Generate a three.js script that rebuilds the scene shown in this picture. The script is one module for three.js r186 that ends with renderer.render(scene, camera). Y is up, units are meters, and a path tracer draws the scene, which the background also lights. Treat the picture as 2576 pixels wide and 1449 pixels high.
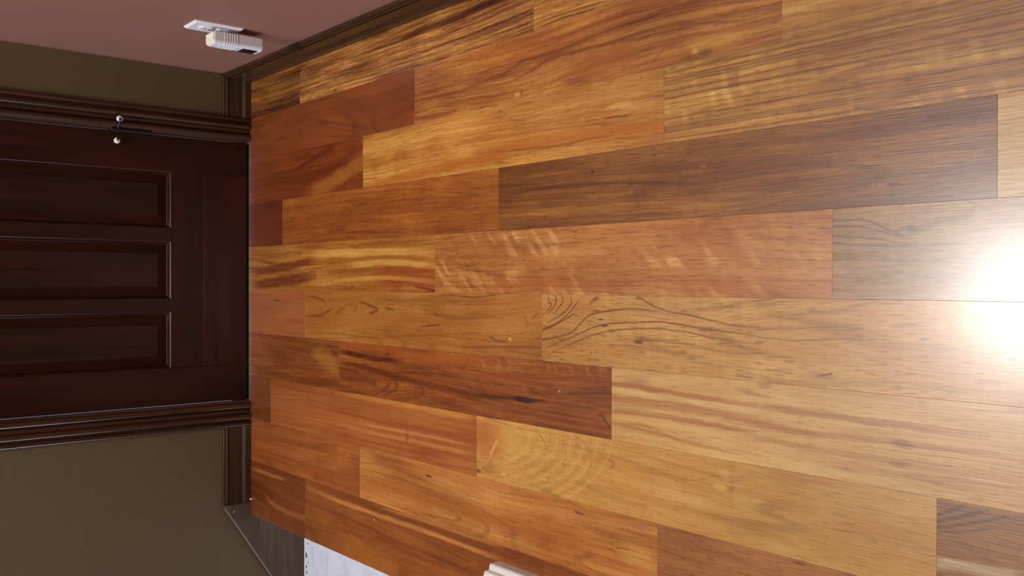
import * as THREE from 'three';
import { RoundedBoxGeometry } from 'three/addons/geometries/RoundedBoxGeometry.js';
import { mergeGeometries } from 'three/addons/utils/BufferGeometryUtils.js';
import { RectAreaLightUniformsLib } from 'three/addons/lights/RectAreaLightUniformsLib.js';

// ------------------------------------------------------------------ camera, sky, lights, exposure
const scene = new THREE.Scene();
const camera = new THREE.PerspectiveCamera(2 * Math.atan(724.5 / 2357.56) * 180 / Math.PI, 2576 / 1449, 0.02, 60);
{
  // the phone was held upright but the picture is stored on its side: the camera is rolled a quarter turn
  const R = new THREE.Matrix4().makeRotationY(0.0071).multiply(new THREE.Matrix4().makeRotationX(-0.6957)).multiply(new THREE.Matrix4().makeRotationZ(-0.0029));
  const ex = new THREE.Vector3(), ey = new THREE.Vector3(), ez = new THREE.Vector3();
  R.extractBasis(ex, ey, ez);
  camera.position.set(0.0219, 1.1926, 2.6401);
  camera.quaternion.setFromRotationMatrix(new THREE.Matrix4().makeBasis(ey.clone().negate(), ex, ez));
}
scene.background = new THREE.Color().setRGB(1.6, 1.95, 2.6);      // overcast daylight outside the windows
RectAreaLightUniformsLib.init();
const renderer = new THREE.WebGLRenderer({ antialias: true });
renderer.toneMapping = THREE.LinearToneMapping;
renderer.toneMappingExposure = 1.0;
renderer.shadowMap.enabled = true;

function daylight(w, h, at, to, power, color) {                    // daylight coming in at a window
  const l = new THREE.RectAreaLight(color, power, w, h);
  l.position.set(...at); l.lookAt(...to); l.name = 'window_daylight'; l.castShadow = true; scene.add(l);
}
daylight(0.82, 2.10, [-3.06, 0.80, 0.51], [0, 0.80, 0.51], 8.0, new THREE.Color().setRGB(0.82, 0.92, 1.16));    // stairwell window
daylight(0.80, 1.35, [0.0, 1.50, 4.53], [0.0, 0.0, 1.4], 1.6, new THREE.Color().setRGB(0.95, 0.98, 1.06));    // window behind the photographer
const LAMP = [-0.045, 3.30, 1.00];
{
  const p = new THREE.PointLight(new THREE.Color().setRGB(1.0, 0.955, 0.92), 20.0, 0, 2);
  p.position.set(LAMP[0], 3.235, LAMP[2]); p.castShadow = true; p.shadow.radius = 12.0; p.name = 'ceiling_lamp_light'; scene.add(p);
}

// ------------------------------------------------------------------ helpers
const taken = new Map();
function numbered(n) { const k = taken.get(n) || 0; taken.set(n, k + 1); return k ? `${n}_${String(k).padStart(3, '0')}` : n; }
function mesh(name, geo, mat, parent = scene) {
  const g = Array.isArray(geo) ? (geo.length > 1 ? mergeGeometries(geo.map(x => x.index ? x.toNonIndexed() : x)) : geo[0]) : geo;
  const m = new THREE.Mesh(g, mat);
  m.name = parent === scene ? numbered(name) : name;
  m.castShadow = m.receiveShadow = true;
  parent.add(m); return m;
}
function group(name, at = [0, 0, 0]) { const g = new THREE.Group(); g.name = numbered(name); g.position.set(...at); scene.add(g); return g; }
function tag(o, label, category, grp) { o.userData.label = label; if (category) o.userData.category = category; if (grp) o.userData.group = grp; return o; }
function struct(o, label) { o.userData.kind = 'structure'; if (label) o.userData.label = label; return o; }
function box(x0, x1, y0, y1, z0, z1) {                              // plain box with uv in metres
  const g = new THREE.BoxGeometry(x1 - x0, y1 - y0, z1 - z0); g.translate((x0 + x1) / 2, (y0 + y1) / 2, (z0 + z1) / 2);
  return metreUV(g);
}
function rbox(x0, x1, y0, y1, z0, z1, r = 0.002, seg = 2) {
  const g = new RoundedBoxGeometry(x1 - x0, y1 - y0, z1 - z0, seg, r); g.translate((x0 + x1) / 2, (y0 + y1) / 2, (z0 + z1) / 2);
  return metreUV(g);
}
function metreUV(g, along) {                                        // box mapping in metres from position and normal; along = axis the grain runs on
  const p = g.attributes.position, n = g.attributes.normal, uv = new Float32Array(p.count * 2);
  for (let i = 0; i < p.count; i++) {
    const a = [p.getX(i), p.getY(i), p.getZ(i)], m = [Math.abs(n.getX(i)), Math.abs(n.getY(i)), Math.abs(n.getZ(i))];
    const k = m[0] > m[1] && m[0] > m[2] ? 0 : m[1] > m[2] ? 1 : 2;
    let o = [0, 1, 2].filter(q => q !== k);
    if (along !== undefined && o.includes(along)) o = [along, o.find(q => q !== along)];
    uv[2 * i] = a[o[0]]; uv[2 * i + 1] = a[o[1]];
  }
  g.setAttribute('uv', new THREE.BufferAttribute(uv, 2)); return g;
}
// a moulding: profile [[across, out], ...] swept along a straight line; place(across, out, along) gives the point
function moulding(profile, a0, a1, place, flip) {
  const pos = [], idx = [], n = profile.length;
  const pt = (i, a) => place(profile[i][0], profile[i][1], a);
  for (let i = 0; i < n - 1; i++) {
    const q = [pt(i, a0), pt(i + 1, a0), pt(i + 1, a1), pt(i, a1)];
    const t = flip ? [0, 2, 1, 0, 3, 2] : [0, 1, 2, 0, 2, 3];
    for (const k of t) pos.push(...q[k]);
  }
  for (const [a, f] of [[a0, !flip], [a1, flip]]) {                 // end faces
    const tri = THREE.ShapeUtils.triangulateShape(profile.map(p => new THREE.Vector2(...p)), []);
    const cw = THREE.ShapeUtils.isClockWise(profile.map(p => new THREE.Vector2(...p)));
    for (const t of tri) { const o = (f !== cw) ? [t[0], t[1], t[2]] : [t[0], t[2], t[1]]; for (const k of o) pos.push(...pt(k, a)); }
  }
  const g = new THREE.BufferGeometry();
  g.setAttribute('position', new THREE.Float32BufferAttribute(pos, 3));
  g.computeVertexNormals(); return g;
}
function curve(pts, seg = 5) {                                      // smooth the profile between marked points
  const out = [];
  for (const p of pts) {
    if (p.length === 2) { out.push(p); continue; }
    const [cx, cy, rx, ry, a0, a1] = p;
    for (let i = 0; i <= seg; i++) { const a = a0 + (a1 - a0) * i / seg; out.push([cx + rx * Math.cos(a), cy + ry * Math.sin(a)]); }
  }
  return out;
}
const PI = Math.PI;

// ------------------------------------------------------------------ noise
let seed = 20177;
function rnd() { seed = (seed * 1664525 + 1013904223) >>> 0; return seed / 4294967296; }
const TB = new Float32Array(65536); for (let i = 0; i < 65536; i++) TB[i] = rnd();
function N(x, y) {                                                  // value noise, 0..1
  const xf = Math.floor(x), yf = Math.floor(y); let u = x - xf, v = y - yf; u = u * u * (3 - 2 * u); v = v * v * (3 - 2 * v);
  const x0 = xf & 255, x1 = (xf + 1) & 255, y0 = (yf & 255) << 8, y1 = ((yf + 1) & 255) << 8;
  const a = TB[y0 + x0], b = TB[y0 + x1], c = TB[y1 + x0], d = TB[y1 + x1];
  return a + (b - a) * u + (c - a) * v + (a - b - c + d) * u * v;
}
const clamp = (x, a, b) => x < a ? a : x > b ? b : x;
const smooth = (a, b, x) => { const t = clamp((x - a) / (b - a), 0, 1); return t * t * (3 - 2 * t); };
function texture(w, h, fn, repeat, srgb = true) {
  const d = new Uint8Array(w * h * 4);
  for (let j = 0, k = 0; j < h; j++) for (let i = 0; i < w; i++, k += 4) { const c = fn(i, j); d[k] = c[0]; d[k + 1] = c[1]; d[k + 2] = c[2]; d[k + 3] = 255; }
  const t = new THREE.DataTexture(d, w, h, THREE.RGBAFormat);
  t.magFilter = THREE.LinearFilter; t.minFilter = THREE.LinearMipmapLinearFilter; t.generateMipmaps = true;
  if (srgb) t.colorSpace = THREE.SRGBColorSpace;
  t.wrapS = t.wrapT = THREE.RepeatWrapping; if (repeat) t.repeat.set(...repeat);
  t.needsUpdate = true; return t;
}
// noise that repeats over an n x m lattice
function NP(x, y, n, m) {
  const xf = Math.floor(x), yf = Math.floor(y); let u = x - xf, v = y - yf; u = u * u * (3 - 2 * u); v = v * v * (3 - 2 * v);
  const x0 = ((xf % n) + n) % n, x1 = (x0 + 1) % n, y0 = (((yf % m) + m) % m) << 8, y1 = ((((yf + 1) % m) + m) % m) << 8;
  const a = TB[y0 + x0], b = TB[y0 + x1], c = TB[y1 + x0], d = TB[y1 + x1];
  return a + (b - a) * u + (c - a) * v + (a - b - c + d) * u * v;
}

// ------------------------------------------------------------------ materials
const paintBump = texture(512, 512, (i, j) => { const v = 255 * (0.5 * NP(i / 4, j / 4, 128, 128) + 0.3 * NP(i / 9 + 7, j / 9, 57, 57) + 0.2 * NP(i / 2, j / 2 + 31, 256, 256)); return [v, v, v]; }, [2.5, 2.5], false);
function paint(hex, rough = 0.62) {
  const c = new THREE.Color(hex);
  return new THREE.MeshStandardMaterial({ color: c, roughness: rough, bumpMap: paintBump, bumpScale: 0.0004 });
}
function woodStain(dark, light, rough, long = 3, rep = [0.8, 3.2], coat = 1) {
  const a = new THREE.Color(dark), b = new THREE.Color(light), A = [a.r, a.g, a.b], B = [b.r, b.g, b.b];
  const enc = x => 255 * (x <= 0.0031308 ? 12.92 * x : 1.055 * Math.pow(x, 1 / 2.4) - 0.055);
  const map = texture(512, 256, (i, j) => {
    const y = j + 5 * NP(i / 128 * 1, j / 64, 4, 4);
    let t = 0.5 * NP(i / 128 * 1, y / 12, 4, 21) + 0.3 * NP(i / 64, y / 4, 8, 64) + 0.2 * NP(i / 16, y / 1.5, 32, 170);
    t = smooth(0.25, 0.8, t);
    return [0, 1, 2].map(k => enc(A[k] + (B[k] - A[k]) * t));
  }, rep);
  return new THREE.MeshPhysicalMaterial({ map, roughness: rough, specularIntensity: coat });
}
const M = {
  trim: woodStain('#33200f', '#4a2f1a', 0.30),
  casing: woodStain('#341c0d', '#492a15', 0.27),
  door: woodStain('#270c05', '#371508', 0.30, 3, [0.8, 3.2], 0.5),
  doorLow: woodStain('#2f1106', '#411a0b', 0.30, 3, [0.8, 3.2], 0.5),
  skirt: woodStain('#43301d', '#5a412a', 0.6),
  olive: paint('#5a4829'),
  rose: paint('#8d6150'),
  ceiling: paint('#d8d2c6', 0.8),
  white: new THREE.MeshStandardMaterial({ color: '#e8e4e2', roughness: 0.32 }),
  plate: new THREE.MeshStandardMaterial({ color: '#e3e3e8', roughness: 0.35 }),
  ivory: new THREE.MeshStandardMaterial({ color: '#ece4d4', roughness: 0.4 }),
  slot: new THREE.MeshPhysicalMaterial({ color: '#0c0a0a', roughness: 0.9, specularIntensity: 0.1 }),
  grille: new THREE.MeshStandardMaterial({ color: '#2d2730', roughness: 0.45 }),
  bronze: new THREE.MeshStandardMaterial({ color: '#2a2523', roughness: 0.34, metalness: 0.7 }),
  rubber: new THREE.MeshStandardMaterial({ color: '#e6ddd6', roughness: 0.55 }),
  metal: new THREE.MeshStandardMaterial({ color: '#b9b4ae', roughness: 0.35, metalness: 0.9 }),
  dirt: new THREE.MeshStandardMaterial({ color: '#4a4038', roughness: 0.9 }),
  glow: new THREE.MeshStandardMaterial({ color: '#f4efe6', roughness: 0.4, emissive: new THREE.Color().setRGB(1.0, 0.955, 0.92), emissiveIntensity: 6 }),
  glass: new THREE.MeshPhysicalMaterial({ color: '#ffffff', roughness: 0.02, transmission: 1, thickness: 0, ior: 1.5 }),
  sub: new THREE.MeshStandardMaterial({ color: '#3a2415', roughness: 0.9 }),
};

// ------------------------------------------------------------------ the room shell
const WR = 0.634, ZB = -0.018, ZF = 4.7, HC = 3.30, XL = -0.575, XLo = -0.69, ZS = 1.175, XW = -3.1;
// back wall: round the door opening (x -0.33..0.44, up to 2.05) and on behind the stairs
struct(mesh('wall_back', [
  box(WR, WR + 0.12, -1.5, HC + 0.1, ZB - 0.12, ZB), box(0.443, WR, -0.2, HC, ZB - 0.12, ZB),
  box(-0.333, 0.443, 2.05, HC, ZB - 0.12, ZB), box(XW, -0.333, -1.5, HC, ZB - 0.12, ZB)], M.olive));
struct(mesh('wall_right', box(WR, WR + 0.12, -0.2, HC, ZB, ZF), M.rose));
struct(mesh('wall_left', box(XLo, XL, 0, HC, ZS, ZF), M.olive));
struct(mesh('wall_stair', [box(XW, XLo, -1.5, HC, ZS, ZS + 0.12), box(XLo, XL, -1.5, -0.2, ZS, ZS + 0.12)], M.olive));
{
  const y0 = -0.32, y1 = 1.92, z0 = 0.06, z1 = 0.96;                 // stairwell window opening
  struct(mesh('wall_stairwell_end', [box(XW - 0.14, XW, -1.5, y0, ZB - 0.12, ZS + 0.12), box(XW - 0.14, XW, y1, HC, ZB - 0.12, ZS + 0.12),
    box(XW - 0.14, XW, y0, y1, ZB - 0.12, z0), box(XW - 0.14, XW, y0, y1, z1, ZS + 0.12)], M.olive));
  const w = struct(mesh('window_1', [box(XW - 0.09, XW - 0.05, y0, y0 + 0.04, z0, z1), box(XW - 0.09, XW - 0.05, y1 - 0.04, y1, z0, z1),
    box(XW - 0.09, XW - 0.05, y0 + 0.04, y1 - 0.04, z0, z0 + 0.04), box(XW - 0.09, XW - 0.05, y0 + 0.04, y1 - 0.04, z1 - 0.04, z1)], M.white));
  mesh('pane', box(XW - 0.072, XW - 0.068, y0 + 0.04, y1 - 0.04, z0 + 0.04, z1 - 0.04), M.glass, w);
}
{
  const x0 = -0.42, x1 = 0.42, y0 = 0.8, y1 = 2.2;                  // window behind the photographer
  struct(mesh('wall_front', [box(XL, WR, -0.2, y0, ZF, ZF + 0.14), box(XL, WR, y1, HC, ZF, ZF + 0.14), box(XL, x0, y0, y1, ZF, ZF + 0.14), box(x1, WR, y0, y1, ZF, ZF + 0.14),
    box(XLo, XL, -0.2, HC, ZF, ZF + 0.14), box(WR, WR + 0.12, -0.2, HC, ZF, ZF + 0.14)], M.olive));
  const w = struct(mesh('window_2', [box(x0, x1, y0, y0 + 0.04, ZF + 0.05, ZF + 0.09), box(x0, x1, y1 - 0.04, y1, ZF + 0.05, ZF + 0.09),
    box(x0, x0 + 0.04, y0 + 0.04, y1 - 0.04, ZF + 0.05, ZF + 0.09), box(x1 - 0.04, x1, y0 + 0.04, y1 - 0.04, ZF + 0.05, ZF + 0.09)], M.white));
  mesh('pane', box(x0 + 0.04, x1 - 0.04, y0 + 0.04, y1 - 0.04, ZF + 0.068, ZF + 0.072), M.glass, w);
}
struct(mesh('ceiling', box(XW - 0.14, WR + 0.12, HC, HC + 0.12, ZB - 0.12, ZF + 0.14), M.ceiling));

// ------------------------------------------------------------------ baseboards (shoe at the floor, flat field, beaded top)
const BASE = curve([[0, 0], [0, 0.018], [0.012, 0.018], [0.0165, 0.0125, 0.0055, 0.0055, 1.2, 0.25], [0.026, 0.0105], [0.028, 0.0115], [0.062, 0.0115], [0.063, 0.0085], [0.067, 0.0085],
  [0.0715, 0.009, 0.0035, 0.0035, PI, 0.35], [0.0755, 0.008], [0.079, 0.0065, 0.003, 0.003, 2.4, 0], [0.082, 0]]);
{
  const b = struct(mesh('baseboard_back', [moulding(BASE, 0.5095, WR, (a, o, x) => [x, a, ZB + o]), moulding(BASE, -0.632, -0.404, (a, o, x) => [x, a, ZB + o])], M.trim), 'dark stained moulded baseboard either side of the door');
  metreUV(b.geometry, 0);
  const r = struct(mesh('baseboard_right', moulding(BASE, ZB, ZF, (a, o, z) => [WR - o, a, z]), M.trim), 'long dark baseboard under the rose wall');
  metreUV(r.geometry, 2);
}
// ------------------------------------------------------------------ door with casings
const CASE = curve([[0, 0], [0, 0.009], [0.0035, 0.0095], [0.0125, 0.0095, 0.009, 0.0095, PI, 0], [0.0225, 0.0105], [0.0285, 0.0125, 0.006, 0.0035, PI, 2 * PI], [0.0352, 0.0125], [0.0437, 0.0125, 0.0085, 0.0105, PI, 0],
  [0.0525, 0.0125], [0.0550, 0.0125], [0.0560, 0.0165], [0.0620, 0.0185, 0.0058, 0.0045, PI, 0.3], [0.0685, 0.018], [0.069, 0]], 8);
{
  const cr = struct(mesh('trim_1', moulding(CASE, 0.003, 2.12, (a, o, y) => [0.4405 + a, y, ZB + o], true), M.casing), 'right casing of the dark door');
  metreUV(cr.geometry, 1);
  const cl = struct(mesh('trim_2', moulding(CASE, 0.003, 2.12, (a, o, y) => [-0.3305 - a * 1.06, y, ZB + o]), M.casing), 'left casing of the dark door');
  metreUV(cl.geometry, 1);
  const ch = struct(mesh('trim_3', moulding(CASE, -0.33, 0.44, (a, o, x) => [x, 2.051 + a, ZB + o]), M.casing), 'head casing over the dark door');
  metreUV(ch.geometry, 0);
  struct(mesh('trim_4', [box(0.437, 0.443, 0.001, 2.05, ZB - 0.12, ZB - 0.001), box(-0.333, -0.3285, 0.001, 2.05, ZB - 0.12, ZB - 0.001), box(-0.3285, 0.437, 2.044, 2.05, ZB - 0.12, ZB - 0.001)], M.casing), 'jamb of the dark door');
  struct(mesh('trim_5', box(-0.3285, 0.437, -0.02, -0.0006, ZB - 0.12, ZB), M.slot), 'shadowed sill under the door');
}
const door = group('door_1'); struct(door, 'dark mahogany door with three tall raised panels at its foot');
{
  const zf = ZB - 0.001, zb = zf - 0.035, y0 = 0.0075, y1 = 2.040, xl = -0.3265, xr = 0.4355;
  const px = [[0.335, 0.176], [0.138, -0.0245], [-0.0625, -0.2205]], pyb = 0.2325, pyt = 0.98;
  const v = g => metreUV(g, 1), hz = g => metreUV(g, 0);
  mesh('stile', v(rbox(px[0][0], xr, y0, y1, zb, zf, 0.0012)), M.door, door);
  mesh('stile', v(rbox(xl, px[2][1], y0, y1, zb, zf, 0.0012)), M.door, door);
  mesh('bottom_rail', hz(rbox(px[2][1] + 0.0002, px[0][0] - 0.0002, 0.1372, pyb, zb, zf - 0.0002, 0.0006)), M.door, door);
  mesh('bottom_rail', hz(rbox(px[2][1] + 0.0002, px[0][0] - 0.0002, y0, 0.1368, zb, zf, 0.0006)), M.doorLow, door);
  mesh('middle_rail', hz(box(px[2][1], px[0][0], pyt, pyt + 0.14, zb, zf)), M.door, door);
  mesh('top_rail', hz(box(px[2][1], px[0][0], 1.92, y1, zb, zf)), M.door, door);
  for (let k = 0; k < 2; k++) for (const [a, b] of [[pyb, pyt], [pyt + 0.14, 1.92]]) mesh('mullion', v(rbox(px[k + 1][0], px[k][1], a, b, zb, zf, 0.0008)), M.door, door);
  for (const [x1, x0] of px) for (const [a, b] of [[pyb, pyt], [pyt + 0.14, 1.92]]) {
    // raised panel: ogee sticking, sunk bevel, flat field
    const ring = [[0, 0], [0.0012, -0.0012], [0.0034, -0.0024], [0.0052, -0.0062], [0.0068, -0.0102], [0.0085, -0.0115], [0.034, -0.0062], [0.0352, -0.0042]];
    const pos = [];
    const loop = ([d, z]) => [[x0 + d, a + d, zf + z], [x1 - d, a + d, zf + z], [x1 - d, b - d, zf + z], [x0 + d, b - d, zf + z]];
    const quad = (p, q, r, s) => pos.push(...p, ...q, ...r, ...p, ...r, ...s);
    for (let i = 0; i < ring.length - 1; i++) { const A = loop(ring[i]), B = loop(ring[i + 1]); for (let k = 0; k < 4; k++) { const n = (k + 1) % 4; quad(A[k], A[n], B[n], B[k]); } }
    quad(...loop(ring[ring.length - 1]));
    const C = loop([0, 0]).map(p => [p[0], p[1], zb + 0.002]); quad(C[3], C[2], C[1], C[0]);
    const g = new THREE.BufferGeometry(); g.setAttribute('position', new THREE.Float32BufferAttribute(pos, 3)); g.computeVertexNormals();
    mesh('panel', metreUV(g, 1), M.door, door);
  }
  // hinge: knuckles, pin with ball tips, thin leaf edges
  const hx = 0.4385, hz0 = ZB + 0.0065;
  for (let i = 0; i < 5; i++) {
    const h = new THREE.CylinderGeometry(0.0062, 0.0062, 0.0196, 20); h.translate(hx, 0.2925 + 0.0202 * i + 0.0098, hz0);
    const k = mesh('hinge_knuckle', h, M.bronze, door); if (!i) k.userData.label = 'dark bronze hinge barrel';
  }
  for (const y of [0.290, 0.3945]) { const s = new THREE.SphereGeometry(0.0052, 16, 10); s.scale(1, 0.8, 1); s.translate(hx, y, hz0); mesh('hinge_pin', s, M.bronze, door); }
  mesh('hinge_leaf', [box(hx - 0.0030, hx - 0.0018, 0.2925, 0.393, ZB - 0.03, hz0 - 0.004), box(hx + 0.0006, hx + 0.0018, 0.2925, 0.393, ZB - 0.03, hz0 - 0.004)], M.bronze, door);
  // knob out of view above
  const kn = new THREE.SphereGeometry(0.028, 24, 16); kn.translate(-0.27, 0.95, zf + 0.055);
  const ks = new THREE.CylinderGeometry(0.011, 0.014, 0.035, 18); ks.rotateX(PI / 2); ks.translate(-0.27, 0.95, zf + 0.018);
  const kr = new THREE.CylinderGeometry(0.033, 0.033, 0.006, 28); kr.rotateX(PI / 2); kr.translate(-0.27, 0.95, zf + 0.003);
  mesh('door_handle', [kn, ks, kr], M.bronze, door);
}
// hinge pin door stop with its two white rubber bumpers
{
  const t = tag(group('door_stop', [0.4385, 0.381, ZB + 0.0065]), 'dark hinge pin door stop with two round white rubber bumpers', 'door stop');
  const c = new THREE.CylinderGeometry(0.0098, 0.0098, 0.008, 24); mesh('collar', c, M.bronze, t);
  const rod = (tx, ty, tz, r) => { const d = new THREE.Vector3(tx, ty, tz), g = new THREE.CylinderGeometry(r, r * 1.25, d.length(), 14); g.translate(0, d.length() / 2, 0); g.applyQuaternion(new THREE.Quaternion().setFromUnitVectors(new THREE.Vector3(0, 1, 0), d.clone().normalize())); return g; };
  for (const [x, z, r] of [[0.0262, 0.0245, 0.0036], [-0.0300, 0.006, 0.0026]]) {
    mesh('stop_arm', rod(x, 0, x > 0 ? z + 0.0050 : z + 0.0022, r), M.bronze, t);
    const pts = [[0, -0.006], [0.0052, -0.0055], [0.0078, -0.003], [0.0085, 0.001], [0.0078, 0.0045], [0.005, 0.0065], [0, 0.007]].map(p => new THREE.Vector2(...p));
    const g = new THREE.LatheGeometry(pts, 22);
    const dir = x > 0 ? new THREE.Vector3(0.15, 0, -1) : new THREE.Vector3(-0.1, 0, -1);
    g.applyQuaternion(new THREE.Quaternion().setFromUnitVectors(new THREE.Vector3(0, 1, 0), dir.normalize()));
    g.translate(x, 0, x > 0 ? z - 0.002 : z - 0.006);
    const b = mesh('bumper', g, M.rubber, t); b.userData.label = 'white rubber bumper';
  }
}
// ------------------------------------------------------------------ outlet on the rose wall and what is plugged into it
{
  const t = tag(group('wall_outlet', [WR, 0.300, 0.4545]), 'white duplex outlet cover on the rose wall behind the plug-in light', 'outlet');
  // bevelled cover plate
  const hw = 0.0375, hh = 0.0588, e = 0.0045, d = 0.0062;
  const P = [[0, hw, hh], [-0.002, hw, hh], [-d, hw - e, hh - e]].map(([x, w, h]) => [[x, -h, -w], [x, -h, w], [x, h, w], [x, h, -w]]);
  const pos = []; const quad = (p, q, r, s) => pos.push(...p, ...q, ...r, ...p, ...r, ...s);
  for (let i = 0; i < 2; i++) for (let k = 0; k < 4; k++) { const n = (k + 1) % 4; quad(P[i][k], P[i][n], P[i + 1][n], P[i + 1][k]); }
  quad(...P[2]);
  const g = new THREE.BufferGeometry(); g.setAttribute('position', new THREE.Float32BufferAttribute(pos, 3)); g.computeVertexNormals();
  mesh('cover_plate', g, M.plate, t);
  for (const y of [0.0195, -0.0195]) {
    const s = new THREE.Shape(); s.absarc(0, 0, 0.0168, -0.9, 0.9, false); s.absarc(0, 0, 0.0168, PI - 0.9, PI + 0.9, false); s.closePath();
    const r = new THREE.ExtrudeGeometry(s, { depth: 0.0016, bevelEnabled: true, bevelSize: 0.0006, bevelThickness: 0.0006, bevelSegments: 2, curveSegments: 14 });
    r.rotateZ(PI / 2); r.rotateY(-PI / 2); r.translate(-d, y, 0);
    const f = mesh('receptacle', r, M.plate, t);
    mesh('slot', [box(-0.0090, -0.0083, y - 0.001, y + 0.007, -0.0072, -0.0056), box(-0.0090, -0.0083, y, y + 0.0065, 0.0054, 0.007), box(-0.0090, -0.0083, y - 0.0095, y - 0.0055, -0.002, 0.002)], M.slot, f);
  }
  const sc = new THREE.SphereGeometry(0.0034, 14, 8); sc.scale(0.4, 1, 1); sc.translate(-d, 0, 0); mesh('screw', sc, M.metal, t);
}
{
  const t = tag(group('plug_in_light', [0.6175, 0.2495, 0.461]), 'white plug-in night light with ribbed sides and dark grille', 'night light');
  const s = new THREE.Shape(), w = 0.0235, dp = 0.0300, r = 0.010;   // plan of the body: flat back, rounded front edges; x = along the wall, y = out
  s.moveTo(-w, 0); s.lineTo(w, 0); s.lineTo(w, dp - r); s.quadraticCurveTo(w - 0.001, dp - 0.0015, w - r, dp); s.lineTo(-w + r, dp); s.quadraticCurveTo(-w + 0.001, dp - 0.0015, -w, dp - r); s.closePath();
  const H = 0.124, g = new THREE.ExtrudeGeometry(s, { depth: H - 0.008, bevelEnabled: true, bevelSize: 0.003, bevelThickness: 0.004, bevelOffset: -0.003, bevelSegments: 4, curveSegments: 8 });
  const turn = q => { q.rotateX(-PI / 2); q.rotateY(PI / 2); return q; };   // shape x -> -z, shape y -> -x, depth -> y
  g.translate(0, 0, -(H - 0.008) / 2);
  mesh('housing', turn(g), M.plate, t);
  // cap: cream top end
  const c = new THREE.ExtrudeGeometry(s, { depth: 0.003, bevelEnabled: true, bevelSize: 0.003, bevelThickness: 0.003, bevelOffset: -0.0045, bevelSegments: 3, curveSegments: 8 });
  c.translate(0, 0, H / 2 - 0.003); const cap = mesh('top_cap', turn(c), M.ivory, t); cap.userData.label = 'cream end cap';
  for (let i = 0; i < 6; i++) {                                       // raised ribs round the upper body
    const q = new THREE.ExtrudeGeometry(s, { depth: 0.0016, bevelEnabled: true, bevelSize: 0.0011, bevelThickness: 0.0008, bevelOffset: -0.0004, bevelSegments: 2, curveSegments: 6 });
    q.translate(0, 0, 0.034 - i * 0.0062); mesh('rib', turn(q), M.plate, t);
  }
  mesh('grille', rbox(-dp - 0.0008, -dp + 0.002, -0.050, -0.012, -0.0165, 0.0165, 0.0008), M.grille, t);
  for (let i = 0; i < 6; i++) mesh('grille_bar', box(-dp - 0.0014, -dp - 0.0004, -0.0465 + i * 0.006, -0.0453 + i * 0.006, -0.0155, 0.0155), M.slot, t);
  const led = mesh('indicator_window', rbox(-dp - 0.0012, -dp + 0.001, 0.036, 0.042, -0.004, 0.008, 0.0006), M.white, t); led.userData.label = 'small clear indicator window';
  mesh('plug', [box(-0.001, 0.0092, 0.016, 0.0225, -0.0126, -0.0110), box(-0.001, 0.0092, 0.016, 0.0225, -0.0002, 0.0014)], M.metal, t);
}
// ------------------------------------------------------------------ ceiling lamp (above the frame; its reflection is the glare on the floor)
{
  const t = tag(group('ceiling_lamp', [LAMP[0], HC, LAMP[2]]), 'round flush ceiling lamp with a glowing white dome', 'ceiling lamp');
  const base = new THREE.CylinderGeometry(0.246, 0.246, 0.022, 48); base.translate(0, -0.011, 0); mesh('lamp_base', base, M.white, t);
  const pts = []; for (let i = 0; i <= 12; i++) { const a = i / 12 * PI / 2; pts.push(new THREE.Vector2(0.243 * Math.cos(a), -0.022 - 0.10 * Math.sin(a))); }
  const d = new THREE.LatheGeometry(pts, 48); mesh('lamp_dome', d, M.glow, t).castShadow = false;
}
// ------------------------------------------------------------------ stairs going down to the left
const RISE = 0.172, RUN = 0.267, XE = -0.672;
{
  const scuff = texture(512, 512, (i, j) => {                        // white painted treads: grey scuffs, drips and bare specks
    const n = 0.5 * NP(i / 64, j / 64, 8, 8) + 0.3 * NP(i / 24, j / 24, 21, 21) + 0.2 * NP(i / 8, j / 8, 64, 64);
    const streak = NP(i / 128, j / 7, 4, 73) * NP(i / 51, j / 51, 10, 10);
    let v = 1 - 0.05 * smooth(0.45, 0.75, n) - 0.07 * smooth(0.42, 0.7, streak);
    return [206 * v, 210 * v, 216 * v + 3];
  }, [2, 2]);
  const tm = new THREE.MeshStandardMaterial({ map: scuff, roughness: 0.5 });
  const t = tag(group('staircase', [XE, 0, 0]), 'white painted stair treads going down to the left beside the dark skirting', 'staircase');
  for (let k = 1; k <= 7; k++) {
    const x1 = -0.012 - RUN * (k - 1), x0 = x1 - RUN - 0.012, y = -RISE * k;
    const tr = mesh('tread', rbox(x0, x1, y - 0.028, y, 0.0006, ZS - 0.002, 0.004), tm, t);
    if (k < 7) mesh('riser', box(x0 + 0.012 - 0.004, x0 + 0.012 + 0.012, y - RISE, y - 0.028, 0.0006, ZS - 0.002), M.white, t);
    if (k === 1) {                                                  // bare specks and chips along the wall edge of the top tread
      for (const [x, z, rx, rz] of [[-0.110, 0.0285, 0.0024, 0.0032], [-0.148, 0.0175, 0.0085, 0.0050], [-0.168, 0.0300, 0.0035, 0.0026], [-0.183, 0.019, 0.0050, 0.0036], [-0.200, 0.0205, 0.0050, 0.0036]]) {
        const c = new THREE.SphereGeometry(1, 14, 6); c.scale(rx, 0.0005, rz); c.rotateY(0.3); c.translate(x, y + 0.0001, z); mesh('bare_speck', c, M.dirt, tr);
      }
    }
  }
  mesh('riser', box(0.004, 0.014, -RISE, -0.0195, 0.0006, ZS - 0.002), M.white, t);
}
struct(mesh('floor_lower', box(XW, XE - 1.9, -1.40, -1.2045, ZB, ZS), M.sub), 'lower landing');
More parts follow.
